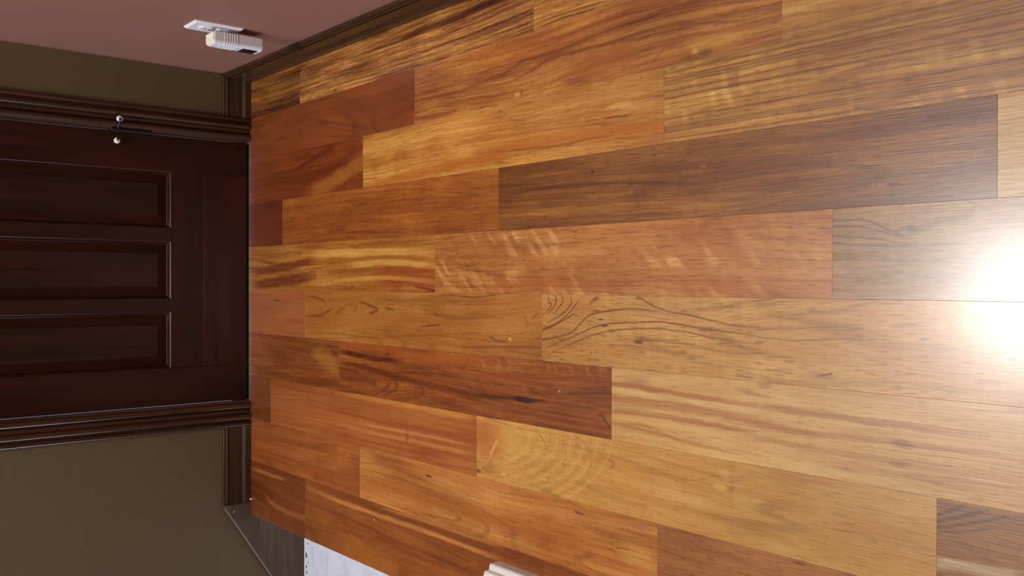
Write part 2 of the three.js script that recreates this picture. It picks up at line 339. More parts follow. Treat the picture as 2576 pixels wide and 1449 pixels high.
{
  const s = new THREE.Shape();
  s.moveTo(-0.6325, 0.0); s.lineTo(-0.6325, 0.082); s.lineTo(-0.640, 0.0785); s.lineTo(-2.6, 0.0785 - 0.645 * 1.96); s.lineTo(-2.6, -1.26); s.lineTo(-2.2, -1.26); s.lineTo(-0.74, -0.34); s.lineTo(-0.70, -0.30); s.lineTo(-0.6325, -0.26); s.closePath();
  const g = new THREE.ExtrudeGeometry(s, { depth: 0.0155, bevelEnabled: true, bevelSize: 0.0012, bevelThickness: 0.0012, bevelOffset: -0.0012, bevelSegments: 2 });
  g.translate(0, 0, ZB + 0.0012);
  const k = struct(mesh('trim_6', metreUV(g, 0), M.skirt), 'plain dark skirting board sloping down beside the stairs');
  const nail = new THREE.SphereGeometry(0.0042, 10, 6); nail.scale(1.3, 0.8, 0.3); nail.translate(-0.6535, 0.0535, -0.0010); mesh('nail_filler', nail, M.metal, k);
  const edge = moulding([[-0.0015, -0.0014], [0.002, -0.0014], [0.003, 0.0005], [0.001, 0.0022], [-0.0015, 0.0022]], 0, 2.3, (a, o, u) => [-0.640 - u * 0.8403 , 0.0792 - u * 0.542 + o, a - 0.004]);
  mesh('top_edge', edge, new THREE.MeshStandardMaterial({ color: '#6b6a62', roughness: 0.6 }), k);
}
{
  const f = new THREE.SphereGeometry(0.004, 10, 6); f.scale(0.8, 0.7, 0.8); f.translate(-0.6225, 0.0026, 0.0035);
  tag(mesh('plaster_crumb', f, M.rubber), 'tiny pale plaster crumb on the floor at the baseboard end', 'crumb');
}
// white moulded base at the end of the left wall, seen from above at the lower edge of the picture
{
  const prof = curve([[0, 0], [0.035, 0], [0.035, 0.018], [0.0305, 0.0195, 0.0045, 0.0065, 0, 1.9], [0.0235, 0.0265], [0.0222, 0.0300], [0.0185, 0.0330, 0.0046, 0.0065, 0.1, 1.7], [0.0135, 0.0405], [0.0095, 0.0455, 0.0035, 0.0070, 0.1, 1.6], [0.004, 0.056], [0.0035, 0.070], [0, 0.072]], 5);
  struct(mesh('trim_7', moulding(prof, ZS - 0.0015, ZF, (o, h, z) => [XL + o, h, z], true), M.white), 'white moulded base of the left wall at the lower edge of the photo');
}
// ------------------------------------------------------------------ plank floor
const PW = 0.127, PX0 = 0.635;
// [row, z from, z to, dark tone, light tone, {grain}, [features: L line, B blot, A nested arches]] in metres along / across the board
const PLANKS = [
  [1,-0.656,0.31,'#5f3113','#9e662c',{pore:0.5,st:1},[]],
  [1,0.31,1.276,'#713b16','#c58849',{pore:0.7,st:1.1,wave:1.2},[['L','#4a2008',0.7,0.0051,[[0.504,0.048],[0.598,0.0434],[0.74,0.0499]]],['L','#4a2008',0.6,0.0012,[[0.572,0.0948],[0.721,0.0924],[0.915,0.0878]]],['L','#4a2008',0.6,0.0018,[[0.453,0.0519],[0.598,0.0532]]],['L','#5a2810',0.5,0.0074,[[0.025,0.0398],[0.181,0.0442]]],['B','#5a2810',0.6,-0.013,0.0332,0.038,0.0179,0],['L','#4a2008',0.7,0.0011,[[0.787,0.0896],[0.894,0.0876],[0.96,0.0849]]],['L','#4a2008',0.6,0.0016,[[0.787,0.0396],[0.894,0.044]]],['L','#4a2008',0.5,0.0011,[[0.824,0.1084],[0.96,0.1104]]]]],
  [1,1.276,2.242,'#8a5020','#c88a48',{pore:0.6,st:1},[['L','#4a2008',0.5,0.0017,[[0.014,0.1123],[0.117,0.1122],[0.201,0.1134]]],['L','#4a2008',0.5,0.0015,[[0.007,0.1236],[0.088,0.1199],[0.174,0.1208]]]]],
  [2,-0.1,0.866,'#7f3d19','#985123',{pore:0.25,st:0.6,wave:2},[['B','#7a3416',0.4,0.642,0.0429,0.065,0.0166,0],['A','#7a3416',0.4,0.824,0.0479,1,12,60,0.14,0.0522],['L','#6a2c12',0.5,0.0024,[[0.448,0.0447],[0.614,0.0809],[0.775,0.1122]]]]],
  [2,0.866,1.832,'#9b5926','#cf904c',{pore:0.5,st:0.8,wave:1.5},[['B','#a05426',0.5,0.598,0.0982,0.108,0.0234,-0.12],['B','#84401a',0.4,0.527,0.1159,0.032,0.0101,0],['B','#a4541e',0.45,0.338,0.0282,0.136,0.0327,0],['B','#d8a452',0.5,0.84,0.1048,0.058,0.0208,0],['L','#94481c',0.7,0.002,[[0.231,0.0264],[0.338,0.026],[0.467,0.0256],[0.611,0.0193],[0.689,0.0155]]],['L','#4a2008',0.6,0.0013,[[0.286,0.0763],[0.372,0.0539],[0.468,0.0524],[0.57,0.042],[0.689,0.0379],[0.784,0.037]]],['L','#6a3410',0.65,0.0024,[[0.355,0.0833],[0.411,0.0736],[0.443,0.0645],[0.513,0.0609],[0.611,0.0619],[0.726,0.0586],[0.818,0.0638],[0.919,0.0674]]],['L','#7a3a14',0.6,0.0016,[[0.231,0.0514],[0.304,0.0505],[0.388,0.0504],[0.498,0.0479]]],['L','#7c4014',0.6,0.002,[[0.556,0.067],[0.611,0.0638],[0.714,0.069],[0.784,0.0673],[0.85,0.076],[0.919,0.0873]]],['L','#8a4a1a',0.5,0.0015,[[0.701,0.1259],[0.738,0.0976],[0.784,0.0851],[0.871,0.0923]]],['B','#6a4016',0.8,0.825,0.1193,0.015,0.0045,0],['B','#7a4a1a',0.7,0.791,0.1202,0.014,0.0039,0],['B','#e0b870',0.7,0.804,0.1136,0.006,0.0042,0],['B','#dcae62',0.7,0.362,0.1147,0.01,0.0056,0],['B','#7a4416',0.7,0.374,0.1143,0.003,0.0065,0],['L','#7a3a14',0.45,0.003,[[0.003,0.0745],[0.125,0.0808],[0.277,0.0704],[0.359,0.0667]]],['L','#7a3612',0.5,0.0037,[[0.003,0.1142],[0.084,0.1227],[0.165,0.1172]]]]],
  [2,1.832,2.798,'#b87a3c','#dca868',{pore:0.4,st:0.7,rib:0.3},[['L','#a86a2c',0.6,0.0016,[[0.042,0.089],[0.101,0.0915]]]]],
  [3,-0.325,0.641,'#71310f','#91491b',{pore:0.3,st:0.8,wave:2},[['L','#b87a34',0.65,0.0176,[[0.686,0.1216],[0.811,0.0995],[0.964,0.0609]]],['L','#5a1e08',0.6,0.0054,[[0.583,0.0567],[0.752,0.0227],[0.822,0.0075]]],['L','#6a260c',0.5,0.0059,[[0.635,0.0971],[0.811,0.0599],[0.958,0.0226]]],['L','#7a3412',0.6,0.0056,[[0.856,0.1171],[0.906,0.1072],[0.959,0.1062]]],['B','#96481e',0.5,0.53,0.018,0.067,0.0184,0],['B','#62240a',0.6,0.516,0.0507,0.081,0.0074,0]]],
  [3,0.641,1.605,'#b57330','#d79b54',{pore:0.5,st:0.9},[['L','#b4601c',0.75,0.0092,[[0.059,0.1196],[0.241,0.1121],[0.429,0.1057],[0.585,0.0993]]],['L','#b8661e',0.7,0.008,[[0.457,0.0884],[0.63,0.0876],[0.809,0.0904],[0.961,0.0979]]],['L','#8a4410',0.6,0.0018,[[0.457,0.0907],[0.693,0.101],[0.781,0.0989],[0.85,0.1011]]],['B','#9a6422',0.6,0.054,0.0796,0.017,0.0132,0],['B','#a06c2a',0.5,0.169,0.0626,0.032,0.0101,0],['L','#a86a26',0.6,0.0028,[[0.577,0.0577],[0.693,0.0555],[0.781,0.0572]]],['L','#6a3a10',0.7,0.0012,[[0.823,0.0667],[0.889,0.0689]]],['L','#c87820',0.6,0.0014,[[0.795,0.1025],[0.961,0.1052]]],['B','#f0c880',0.5,0.858,0.0503,0.039,0.0058,0],['L','#8a4a14',0.6,0.0016,[[0.003,0.107],[0.069,0.1073]]],['B','#ecc078',0.4,0.914,0.0565,0.059,0.0075,0]]],
  [3,1.605,2.571,'#a87037','#cb9653',{pore:0.55,st:0.8,rib:0.7,shear:-0.15},[['L','#5e3618',0.372,0.0013,[[0,0.0025],[1,0.0025]]],['L','#5e3618',0.434,0.0013,[[0,0.0114],[1,0.0114]]],['L','#5e3618',0.496,0.001,[[0,0.0203],[1,0.0203]]],['L','#5e3618',0.434,0.001,[[0,0.0254],[1,0.0254]]],['L','#5e3618',0.372,0.0013,[[0,0.0305],[1,0.0305]]],['L','#5e3618',0.434,0.0013,[[0,0.0419],[1,0.0419]]],['L','#5e3618',0.558,0.0013,[[0,0.0533],[1,0.0533]]],['L','#5e3618',0.248,0.0008,[[0,0.0635],[1,0.0635]]],['L','#5e3618',0.248,0.0008,[[0,0.0724],[1,0.0724]]],['L','#5e3618',0.558,0.0011,[[0,0.0876],[1,0.0876]]],['L','#5e3618',0.496,0.0009,[[0,0.1016],[1,0.1016]]],['L','#5e3618',0.496,0.0009,[[0,0.1054],[1,0.1054]]],['L','#5e3618',0.434,0.0009,[[0,0.1092],[1,0.1092]]],['L','#5e3618',0.434,0.0013,[[0,0.1206],[1,0.1206]]],['B','#8a4a28',0.6,0.328,0.0332,0.062,0.0061,-0.1],['B','#8c4e28',0.6,0.361,0.0649,0.052,0.006,-0.1],['B','#94583a',0.5,0.423,0.0671,0.018,0.0072,0],['L','#6e4a24',0.7,0.002,[[0.345,0.118],[0.424,0.132],[0.495,0.1351],[0.532,0.1378]]],['L','#dcb060',0.5,0.0013,[[0.37,0.1274],[0.453,0.1347],[0.532,0.1438]]]]],
  [4,-0.757,0.206,'#66270b','#793612',{pore:0.2,st:0.5},[]],
  [4,0.206,1.169,'#8e4a1a','#b16b2d',{pore:0.5,st:0.7,wave:1,rib:0.15},[['L','#8a4418',0.5,0.0024,[[0.142,0.0616],[0.308,0.0589],[0.519,0.0678],[0.745,0.0707]]],['L','#7a3610',0.6,0.0028,[[0.251,0.0986],[0.347,0.097]]],['L','#7a3610',0.6,0.0027,[[0.364,0.106],[0.519,0.1109]]],['L','#84421a',0.5,0.0028,[[0.28,0.0291],[0.417,0.0297],[0.567,0.0345]]],['L','#8c4418',0.4,0.0043,[[0.192,0.0758],[0.364,0.0895],[0.613,0.0882]]]]],
  [4,1.169,2.139,'#77431b','#a0682e',{pore:0.6,st:0.8},[['B','#2e1206',0.8,0.268,0.0323,0.003,0.0028,0],['B','#b07848',0.7,0.361,0.0767,0.006,0.0042,0],['B','#5e2e12',0.4,0.382,0.08,0.027,0.0075,0],['B','#b07a50',0.6,0.518,0.0452,0.008,0.0032,0],['B','#a8703c',0.7,0.821,0.0997,0.008,0.0027,0],['B','#4e2a18',0.8,0.836,0.0991,0.01,0.0021,0],['L','#4e240e',0.5,0.0015,[[0.005,0.0574],[0.165,0.0521],[0.335,0.0576],[0.527,0.073]]],['L','#a86c3c',0.4,0.0011,[[0.005,0.0751],[0.165,0.0769],[0.309,0.0864]]]]],
  [4,2.139,3.105,'#b88e5a','#d6ae7a',{pore:0.4,st:0.7},[]],
  [5,-0.02,0.947,'#a36328','#c38842',{pore:0.5,st:0.9,wave:1.5},[['L','#6c2c0c',0.85,0.0091,[[0.023,0.0769],[0.225,0.0629],[0.331,0.0522],[0.406,0.046]]],['L','#6a2a0c',0.85,0.0113,[[0.031,0.116],[0.225,0.1014],[0.412,0.0884]]],['L','#94541c',0.6,0.0049,[[0.023,0.0344],[0.292,0.0244],[0.535,0.0202]]],['L','#94541c',0.7,0.0049,[[0.412,0.0534],[0.695,0.0457],[0.84,0.0485],[0.962,0.0545]]],['L','#8a4816',0.6,0.0048,[[0.477,0.0772],[0.72,0.0713]]],['L','#92401a',0.85,0.011,[[0.72,0.0805],[0.84,0.0763],[0.967,0.0884]]],['L','#92401a',0.85,0.01,[[0.72,0.1108],[0.84,0.1004],[0.907,0.1054],[0.967,0.1186]]],['L','#e2b060',0.7,0.0074,[[0.356,0.0259],[0.643,0.0299],[0.962,0.0339]]],['L','#e4b464',0.7,0.0063,[[0.59,0.0616],[0.793,0.0566],[0.963,0.069]]],['L','#d8a858',0.6,0.0038,[[0.418,0.1117],[0.643,0.0948],[0.84,0.0953],[0.963,0.1053]]],['L','#a06420',0.6,0.0021,[[0.695,0.0151],[0.962,0.0206]]],['L','#5a2408',0.7,0.0015,[[0.885,0.1129],[0.967,0.1234]]]]],
  [5,0.947,1.916,'#ae6831','#cb8c56',{pore:0.55,st:0.6,rib:1.0,shear:-0.55},[['L','#a85c22',0.6,0.003,[[0.151,0.1109],[0.357,0.1092],[0.531,0.1126]]],['L','#a05a24',0.5,0.0013,[[0,0.1016],[1,0.1016]]],['B','#b0662e',0.5,0.476,0.073,0.055,0.0099,0]]],
  [5,1.916,2.88,'#9a7050','#bb9270',{pore:0.5,st:0.6,rib:0.25},[['L','#6a4628',0.8,0.0011,[[0.001,0.0164],[0.051,0.0189],[0.083,0.0337],[0.112,0.0436]]],['L','#6a4628',0.7,0.0011,[[0.001,0.0256],[0.043,0.0275],[0.083,0.0381],[0.11,0.045]]],['L','#6a4628',0.7,0.0009,[[0.001,0.038],[0.051,0.0428],[0.11,0.0522]]],['L','#6a4628',0.7,0.0011,[[0.001,0.0488],[0.067,0.0538],[0.128,0.0563]]],['L','#6e4c34',0.6,0.0011,[[0.035,0.0725],[0.128,0.0756],[0.185,0.0766]]],['B','#54331e',0.9,0.115,0.0336,0.009,0.0049,0],['L','#7a5436',0.7,0.0043,[[0.115,0.0394],[0.142,0.0263],[0.184,0.0187],[0.201,0.0114]]],['L','#5c3c22',0.6,0.0014,[[0.115,0.0278],[0.09,0.0355]]],['L','#8a6444',0.6,0.0014,[[0.184,0.0007],[0.201,0.0073],[0.224,0.0195]]]]],
  [6,-0.62,0.341,'#a35d35','#b26d42',{pore:0.15,st:0.4},[['L','#96481e',0.6,0.0055,[[0.865,0.0851],[0.956,0.0807]]],['L','#4a2008',0.6,0.0009,[[0.77,0.0286],[0.818,0.0294]]]]],
  [6,0.341,1.301,'#a3632a','#bd7f42',{pore:0.35,st:0.45,wave:2},[['B','#a05a22',0.55,0.093,0.0617,0.092,0.0287,0],['L','#7a3c10',0.8,0.0015,[[0.008,0.0153],[0.057,0.0167],[0.099,0.0242],[0.116,0.0382]]],['L','#7a3c10',0.7,0.0024,[[0.008,0.0655],[0.081,0.0655],[0.116,0.0554],[0.151,0.0446]]],['L','#8a4612',0.7,0.0036,[[0.162,0.057],[0.202,0.0449],[0.213,0.0391]]],['L','#8a4612',0.6,0.003,[[0.218,0.0321],[0.272,0.0379],[0.251,0.0493]]],['L','#7a3a0c',0.85,0.0027,[[0.283,0.0241],[0.334,0.0339],[0.369,0.0398]]],['L','#7a3a0c',0.85,0.0027,[[0.329,0.054],[0.359,0.0466],[0.372,0.0411]]],['L','#7a3c10',0.7,0.0021,[[0.403,0.0391],[0.442,0.0421]]],['L','#a4642a',0.6,0.0018,[[0.442,0.0254],[0.506,0.0331],[0.524,0.0452]]],['L','#a4642a',0.6,0.0015,[[0.568,0.0269],[0.618,0.0308],[0.623,0.0403]]],['L','#7a3c10',0.8,0.0015,[[0.542,0.0781],[0.593,0.073],[0.627,0.069]]],['L','#8a4c18',0.6,0.0015,[[0.008,0.1143],[0.174,0.1087],[0.359,0.1113],[0.568,0.0955],[0.767,0.0822]]],['L','#8a4c18',0.5,0.0012,[[0.057,0.1267],[0.283,0.1135],[0.479,0.0994],[0.691,0.0948],[0.874,0.0995]]],['L','#8a5018',0.6,0.0012,[[0.643,0.0136],[0.691,0.0246],[0.748,0.0235],[0.853,0.0204]]],['L','#9a5a1e',0.7,0.003,[[0.714,0.0427],[0.8,0.0427]]],['L','#4a2008',0.6,0.0009,[[0.691,0.0059],[0.748,0.0086],[0.821,0.0021]]],['L','#a85c26',0.5,0.0044,[[-0.005,0.097],[0.202,0.0866],[0.229,0.0774]]],['B','#f0cc80',0.9,0.865,0.0901,0.005,0.0031,0],['L','#6a3c10',0.8,0.0013,[[0.798,0.0877],[0.823,0.0954],[0.858,0.0964]]],['L','#9a6226',0.7,0.0026,[[0.908,0.0398],[0.915,0.0546],[0.924,0.0586]]],['L','#8a5018',0.7,0.0021,[[0.931,0.0477],[0.95,0.0366]]],['L','#8a5018',0.6,0.0013,[[0.844,0.1121],[0.898,0.1155],[0.96,0.1161]]],['L','#9a5c20',0.5,0.0011,[[0.757,-0.0132],[0.864,-0.0147],[0.96,-0.0182]]]]],
  [6,1.301,2.267,'#be844a','#d6a468',{pore:0.6,st:0.5,wave:1.5,rib:0.3},[['B','#bc7844',0.6,0.079,0.016,0.085,0.0182,0],['L','#6e3812',0.8,0.0009,[[0.018,0.0004],[0.02,0.0139],[0.028,0.02],[0.006,0.0372]]],['L','#6e3812',0.8,0.0009,[[0.034,0.0013],[0.041,0.0084],[0.034,0.023],[0.015,0.038]]],['L','#6e3812',0.8,0.0009,[[0.055,0.0021],[0.058,0.0143],[0.034,0.0354]]],['L','#6e3812',0.8,0.0009,[[0.079,0.0028],[0.082,0.016],[0.052,0.0391],[0.015,0.0526]]],['L','#6e3812',0.8,0.0009,[[0.105,0.0075],[0.082,0.0281],[0.052,0.0493],[0.003,0.0677]]],['L','#6e3812',0.8,0.0009,[[0.003,0.0698],[0.052,0.0514],[0.094,0.0329]]],['L','#74421a',0.8,0.001,[[0.003,0.0866],[0.079,0.0708],[0.125,0.039],[0.177,0.0269],[0.243,0.0225],[0.304,0.0281]]],['L','#74421a',0.8,0.0009,[[0.009,0.103],[0.094,0.0742],[0.164,0.0516],[0.23,0.0464],[0.304,0.043],[0.373,0.0495],[0.438,0.0539],[0.486,0.0578]]],['L','#7a4820',0.75,0.0009,[[0.016,0.1152],[0.094,0.0863],[0.178,0.0627],[0.28,0.0549],[0.351,0.0575],[0.417,0.0651],[0.486,0.0702]]],['L','#7a4a20',0.8,0.0011,[[0.243,0.0018],[0.26,0.0081],[0.304,0.0229],[0.373,0.0319],[0.438,0.042],[0.486,0.0453]]],['L','#8a4a20',0.8,0.0026,[[0.128,0.0171],[0.145,0.007],[0.151,0.0029]]],['B','#7a4a20',0.8,0.25,0.0045,0.009,0.003,0],['B','#5a2e12',0.9,0.248,0.0777,0.01,0.0034,0],['B','#a4663a',0.6,0.27,0.0729,0.03,0.0056,0],['B','#5a2e12',0.8,0.167,0.0534,0.011,0.0019,0],['B','#5a2e12',0.8,0.158,0.043,0.005,0.0016,0],['B','#6a3818',0.8,0.147,0.0278,0.011,0.002,0],['B','#6a3c18',0.7,0.134,0.1041,0.002,0.004,0],['L','#8a5a2e',0.5,0.0012,[[0.191,0.0776],[0.28,0.0752],[0.351,0.0771],[0.438,0.0863],[0.486,0.0852]]],['L','#8a6236',0.7,0.0008,[[0.469,0.0577],[0.518,0.0605],[0.561,0.0616],[0.617,0.0574],[0.667,0.0505]]],['L','#8a6236',0.6,0.0007,[[0.468,0.0426],[0.527,0.0454],[0.6,0.041],[0.65,0.0361]]],['L','#9a7446',0.6,0.0013,[[0.555,0.0235],[0.608,0.019],[0.65,0.0088],[0.698,0.0027]]],['L','#5e3418',0.9,0.0011,[[0.593,0.1094],[0.607,0.1076],[0.615,0.1054]]],['B','#a87848',0.6,0.603,0.1094,0.023,0.0047,0],['L','#a68252',0.5,0.004,[[0.564,0.122],[0.651,0.1164],[0.699,0.1094]]]]],
  [7,-0.44,0.526,'#7b3d17','#9d5d2d',{pore:0.5,st:0.8,wave:2},[['L','#6a3410',0.6,0.0065,[[0.458,0.1053],[0.645,0.1137],[0.955,0.1178]]],['L','#74380f',0.5,0.0032,[[0.503,0.0732],[0.712,0.0782],[0.838,0.0842]]],['B','#be8440',0.5,0.898,0.0513,0.079,0.0285,0.3],['B','#7c4a20',0.6,0.776,0.0115,0.025,0.0118,0]]],
  [7,0.526,1.486,'#7e4018','#a45e2a',{pore:0.5,st:0.9,wave:2,rib:0.2,shear:-0.3},[['L','#b05c28',0.6,0.0083,[[0.011,0.0044],[0.199,0.008],[0.383,0.0176],[0.619,0.0119]]],['L','#481806',0.8,0.005,[[0.006,0.0256],[0.124,0.0323],[0.294,0.0345]]],['L','#501e08',0.6,0.0056,[[0.006,0.0549],[0.098,0.0569],[0.224,0.0664],[0.294,0.0763]]],['B','#642a10',0.5,0.098,0.0922,0.091,0.0162,0],['L','#5a240a',0.6,0.0047,[[0.224,0.0664],[0.383,0.0789],[0.545,0.0837],[0.701,0.0824]]],['L','#a45c30',0.4,0.0026,[[0.248,0.0878],[0.383,0.0961],[0.506,0.0966]]],['A','#5a260c',0.5,0.294,0.094,1,9,70,0.172,0.0404],['L','#4a2008',0.7,0.0027,[[0.573,0.0834],[0.627,0.0828],[0.68,0.0823]]],['B','#2a1004',0.95,0.72,0.0805,0.039,0.0052,0],['L','#3a1806',0.7,0.0024,[[0.69,0.0791],[0.73,0.0796],[0.791,0.0768]]],['L','#86401a',0.5,0.0052,[[0.573,0.0401],[0.713,0.0359],[0.958,0.0245]]],['L','#8e5028',0.5,0.0068,[[0.573,0.1108],[0.714,0.0963],[0.869,0.0843],[0.953,0.091]]],['L','#5a2a0e',0.7,0.0014,[[0.839,0.0567],[0.958,0.0458]]],['B','#e0b080',0.9,0.823,0.0541,0.004,0.0025,0],['B','#3e1606',0.8,0.817,0.0542,0.003,0.0021,0],['B','#a86a30',0.7,0.956,0.0926,0.013,0.0097,0],['L','#5a2c10',0.7,0.0016,[[0.926,0.0881],[0.939,0.0905],[0.957,0.1079]]],['L','#6a3210',0.5,0.0032,[[0.73,0.1267],[0.84,0.1241],[0.95,0.1223]]],['L','#c88450',0.38,0.0038,[[0.587,0.0095],[0.597,0.0247]]],['L','#c88450',0.38,0.0038,[[0.641,0.006],[0.65,0.0209]]],['L','#c88450',0.38,0.0037,[[0.676,0.0038],[0.685,0.0185]]],['L','#c88450',0.38,0.0035,[[0.791,0.0069],[0.798,0.021]]],['L','#c88450',0.38,0.0035,[[0.809,0.0057],[0.817,0.0196]]],['L','#c88450',0.38,0.0035,[[0.851,0.0028],[0.859,0.0165]]],['L','#c88450',0.38,0.0034,[[0.895,-0.0002],[0.902,0.0133]]],['L','#c88450',0.38,0.0033,[[0.928,-0.0025],[0.935,0.0108]]],['L','#c88450',0.38,0.0033,[[0.939,-0.0032],[0.946,0.01]]],['L','#c07c48',0.4,0.0034,[[0.593,0.0181],[0.603,0.0288]]],['L','#c07c48',0.4,0.0033,[[0.637,0.0174],[0.645,0.0279]]],['L','#c07c48',0.4,0.0033,[[0.672,0.0173],[0.68,0.0276]]]]],
  [7,1.486,2.452,'#d09a66','#e6bc88',{pore:0.35,st:0.35},[['B','#e0b088',0.5,0.032,0.0084,0.051,0.0076,0],['L','#a8623c',0.75,0.0033,[[0.002,0.029],[0.071,0.028],[0.166,0.0331],[0.301,0.0364]]],['L','#a8623c',0.55,0.0058,[[0.002,0.0532],[0.12,0.053],[0.211,0.0551],[0.301,0.058]]],['L','#a8623c',0.65,0.0033,[[0.002,0.0754],[0.12,0.0731],[0.211,0.0752],[0.301,0.0779]]],['L','#f0cc94',0.5,0.0039,[[0.002,0.0377],[0.095,0.0406],[0.211,0.0438],[0.301,0.0463]]],['L','#ecc284',0.5,0.0035,[[0.002,0.086],[0.096,0.085],[0.232,0.0882]]],['L','#a8683a',0.5,0.0019,[[0.004,0.0994],[0.071,0.0934],[0.12,0.0986]]],['L','#a46a34',0.6,0.0017,[[0.004,0.0983],[0.096,0.1024],[0.189,0.1103],[0.264,0.1139]]],['L','#e8c080',0.4,0.0029,[[0.004,0.1099],[0.12,0.1141],[0.233,0.12]]],['L','#a46440',0.7,0.0037,[[0.284,0.0364],[0.38,0.038],[0.449,0.0382],[0.529,0.0395],[0.642,0.0397]]],['L','#b06c40',0.6,0.0042,[[0.284,0.0599],[0.361,0.0657],[0.415,0.0685]]],['L','#ae7446',0.6,0.0034,[[0.284,0.064],[0.398,0.0667],[0.498,0.0631],[0.602,0.0622],[0.685,0.0612]]],['L','#ac7444',0.55,0.0034,[[0.284,0.0842],[0.38,0.088],[0.482,0.0892],[0.588,0.0894],[0.681,0.0896]]],['B','#8e5c3c',0.7,0.535,0.0641,0.017,0.0058,0],['B','#9a6640',0.6,0.529,0.0912,0.014,0.0044,0],['L','#ecc890',0.45,0.0042,[[0.304,0.1082],[0.415,0.116],[0.545,0.1164]]],['B','#b47848',0.6,0.317,0.0042,0.014,0.0049,0]]],
  [8,-0.83,0.131,'#713913','#83471e',{pore:0.4,st:0.6},[]],
  [8,0.131,1.098,'#995124','#b16c39',{pore:0.3,st:0.6},[['L','#d49448',0.6,0.0088,[[0.689,-0.0001],[0.821,-0.001],[0.959,0.0031]]],['L','#d8984a',0.5,0.0069,[[0.412,0.0023],[0.689,0.005],[0.94,0.0075]]],['L','#8a4218',0.6,0.002,[[0.236,0.0535],[0.439,0.055],[0.643,0.0586]]],['L','#944620',0.5,0.0034,[[0.315,0.1128],[0.493,0.11],[0.689,0.11],[0.862,0.1029]]],['L','#944620',0.4,0.0038,[[0.005,0.1194],[0.267,0.11],[0.493,0.1019]]],['L','#944620',0.6,0.0039,[[0.594,0.0602],[0.8,0.051],[0.963,0.0563]]],['L','#944620',0.4,0.003,[[0.717,0.0962],[0.862,0.0934],[0.963,0.0952]]],['L','#d8945c',0.5,0.0036,[[0.44,0.0921],[0.689,0.0847],[0.862,0.0839],[0.963,0.0814]]],['L','#e0a068',0.5,0.0022,[[0.493,0.072],[0.735,0.0664],[0.963,0.0654]]],['B','#8a4020',0.5,0.705,0.0776,0.008,0.0151,0],['B','#8a4020',0.4,0.327,0.1143,0.011,0.0085,0]]],
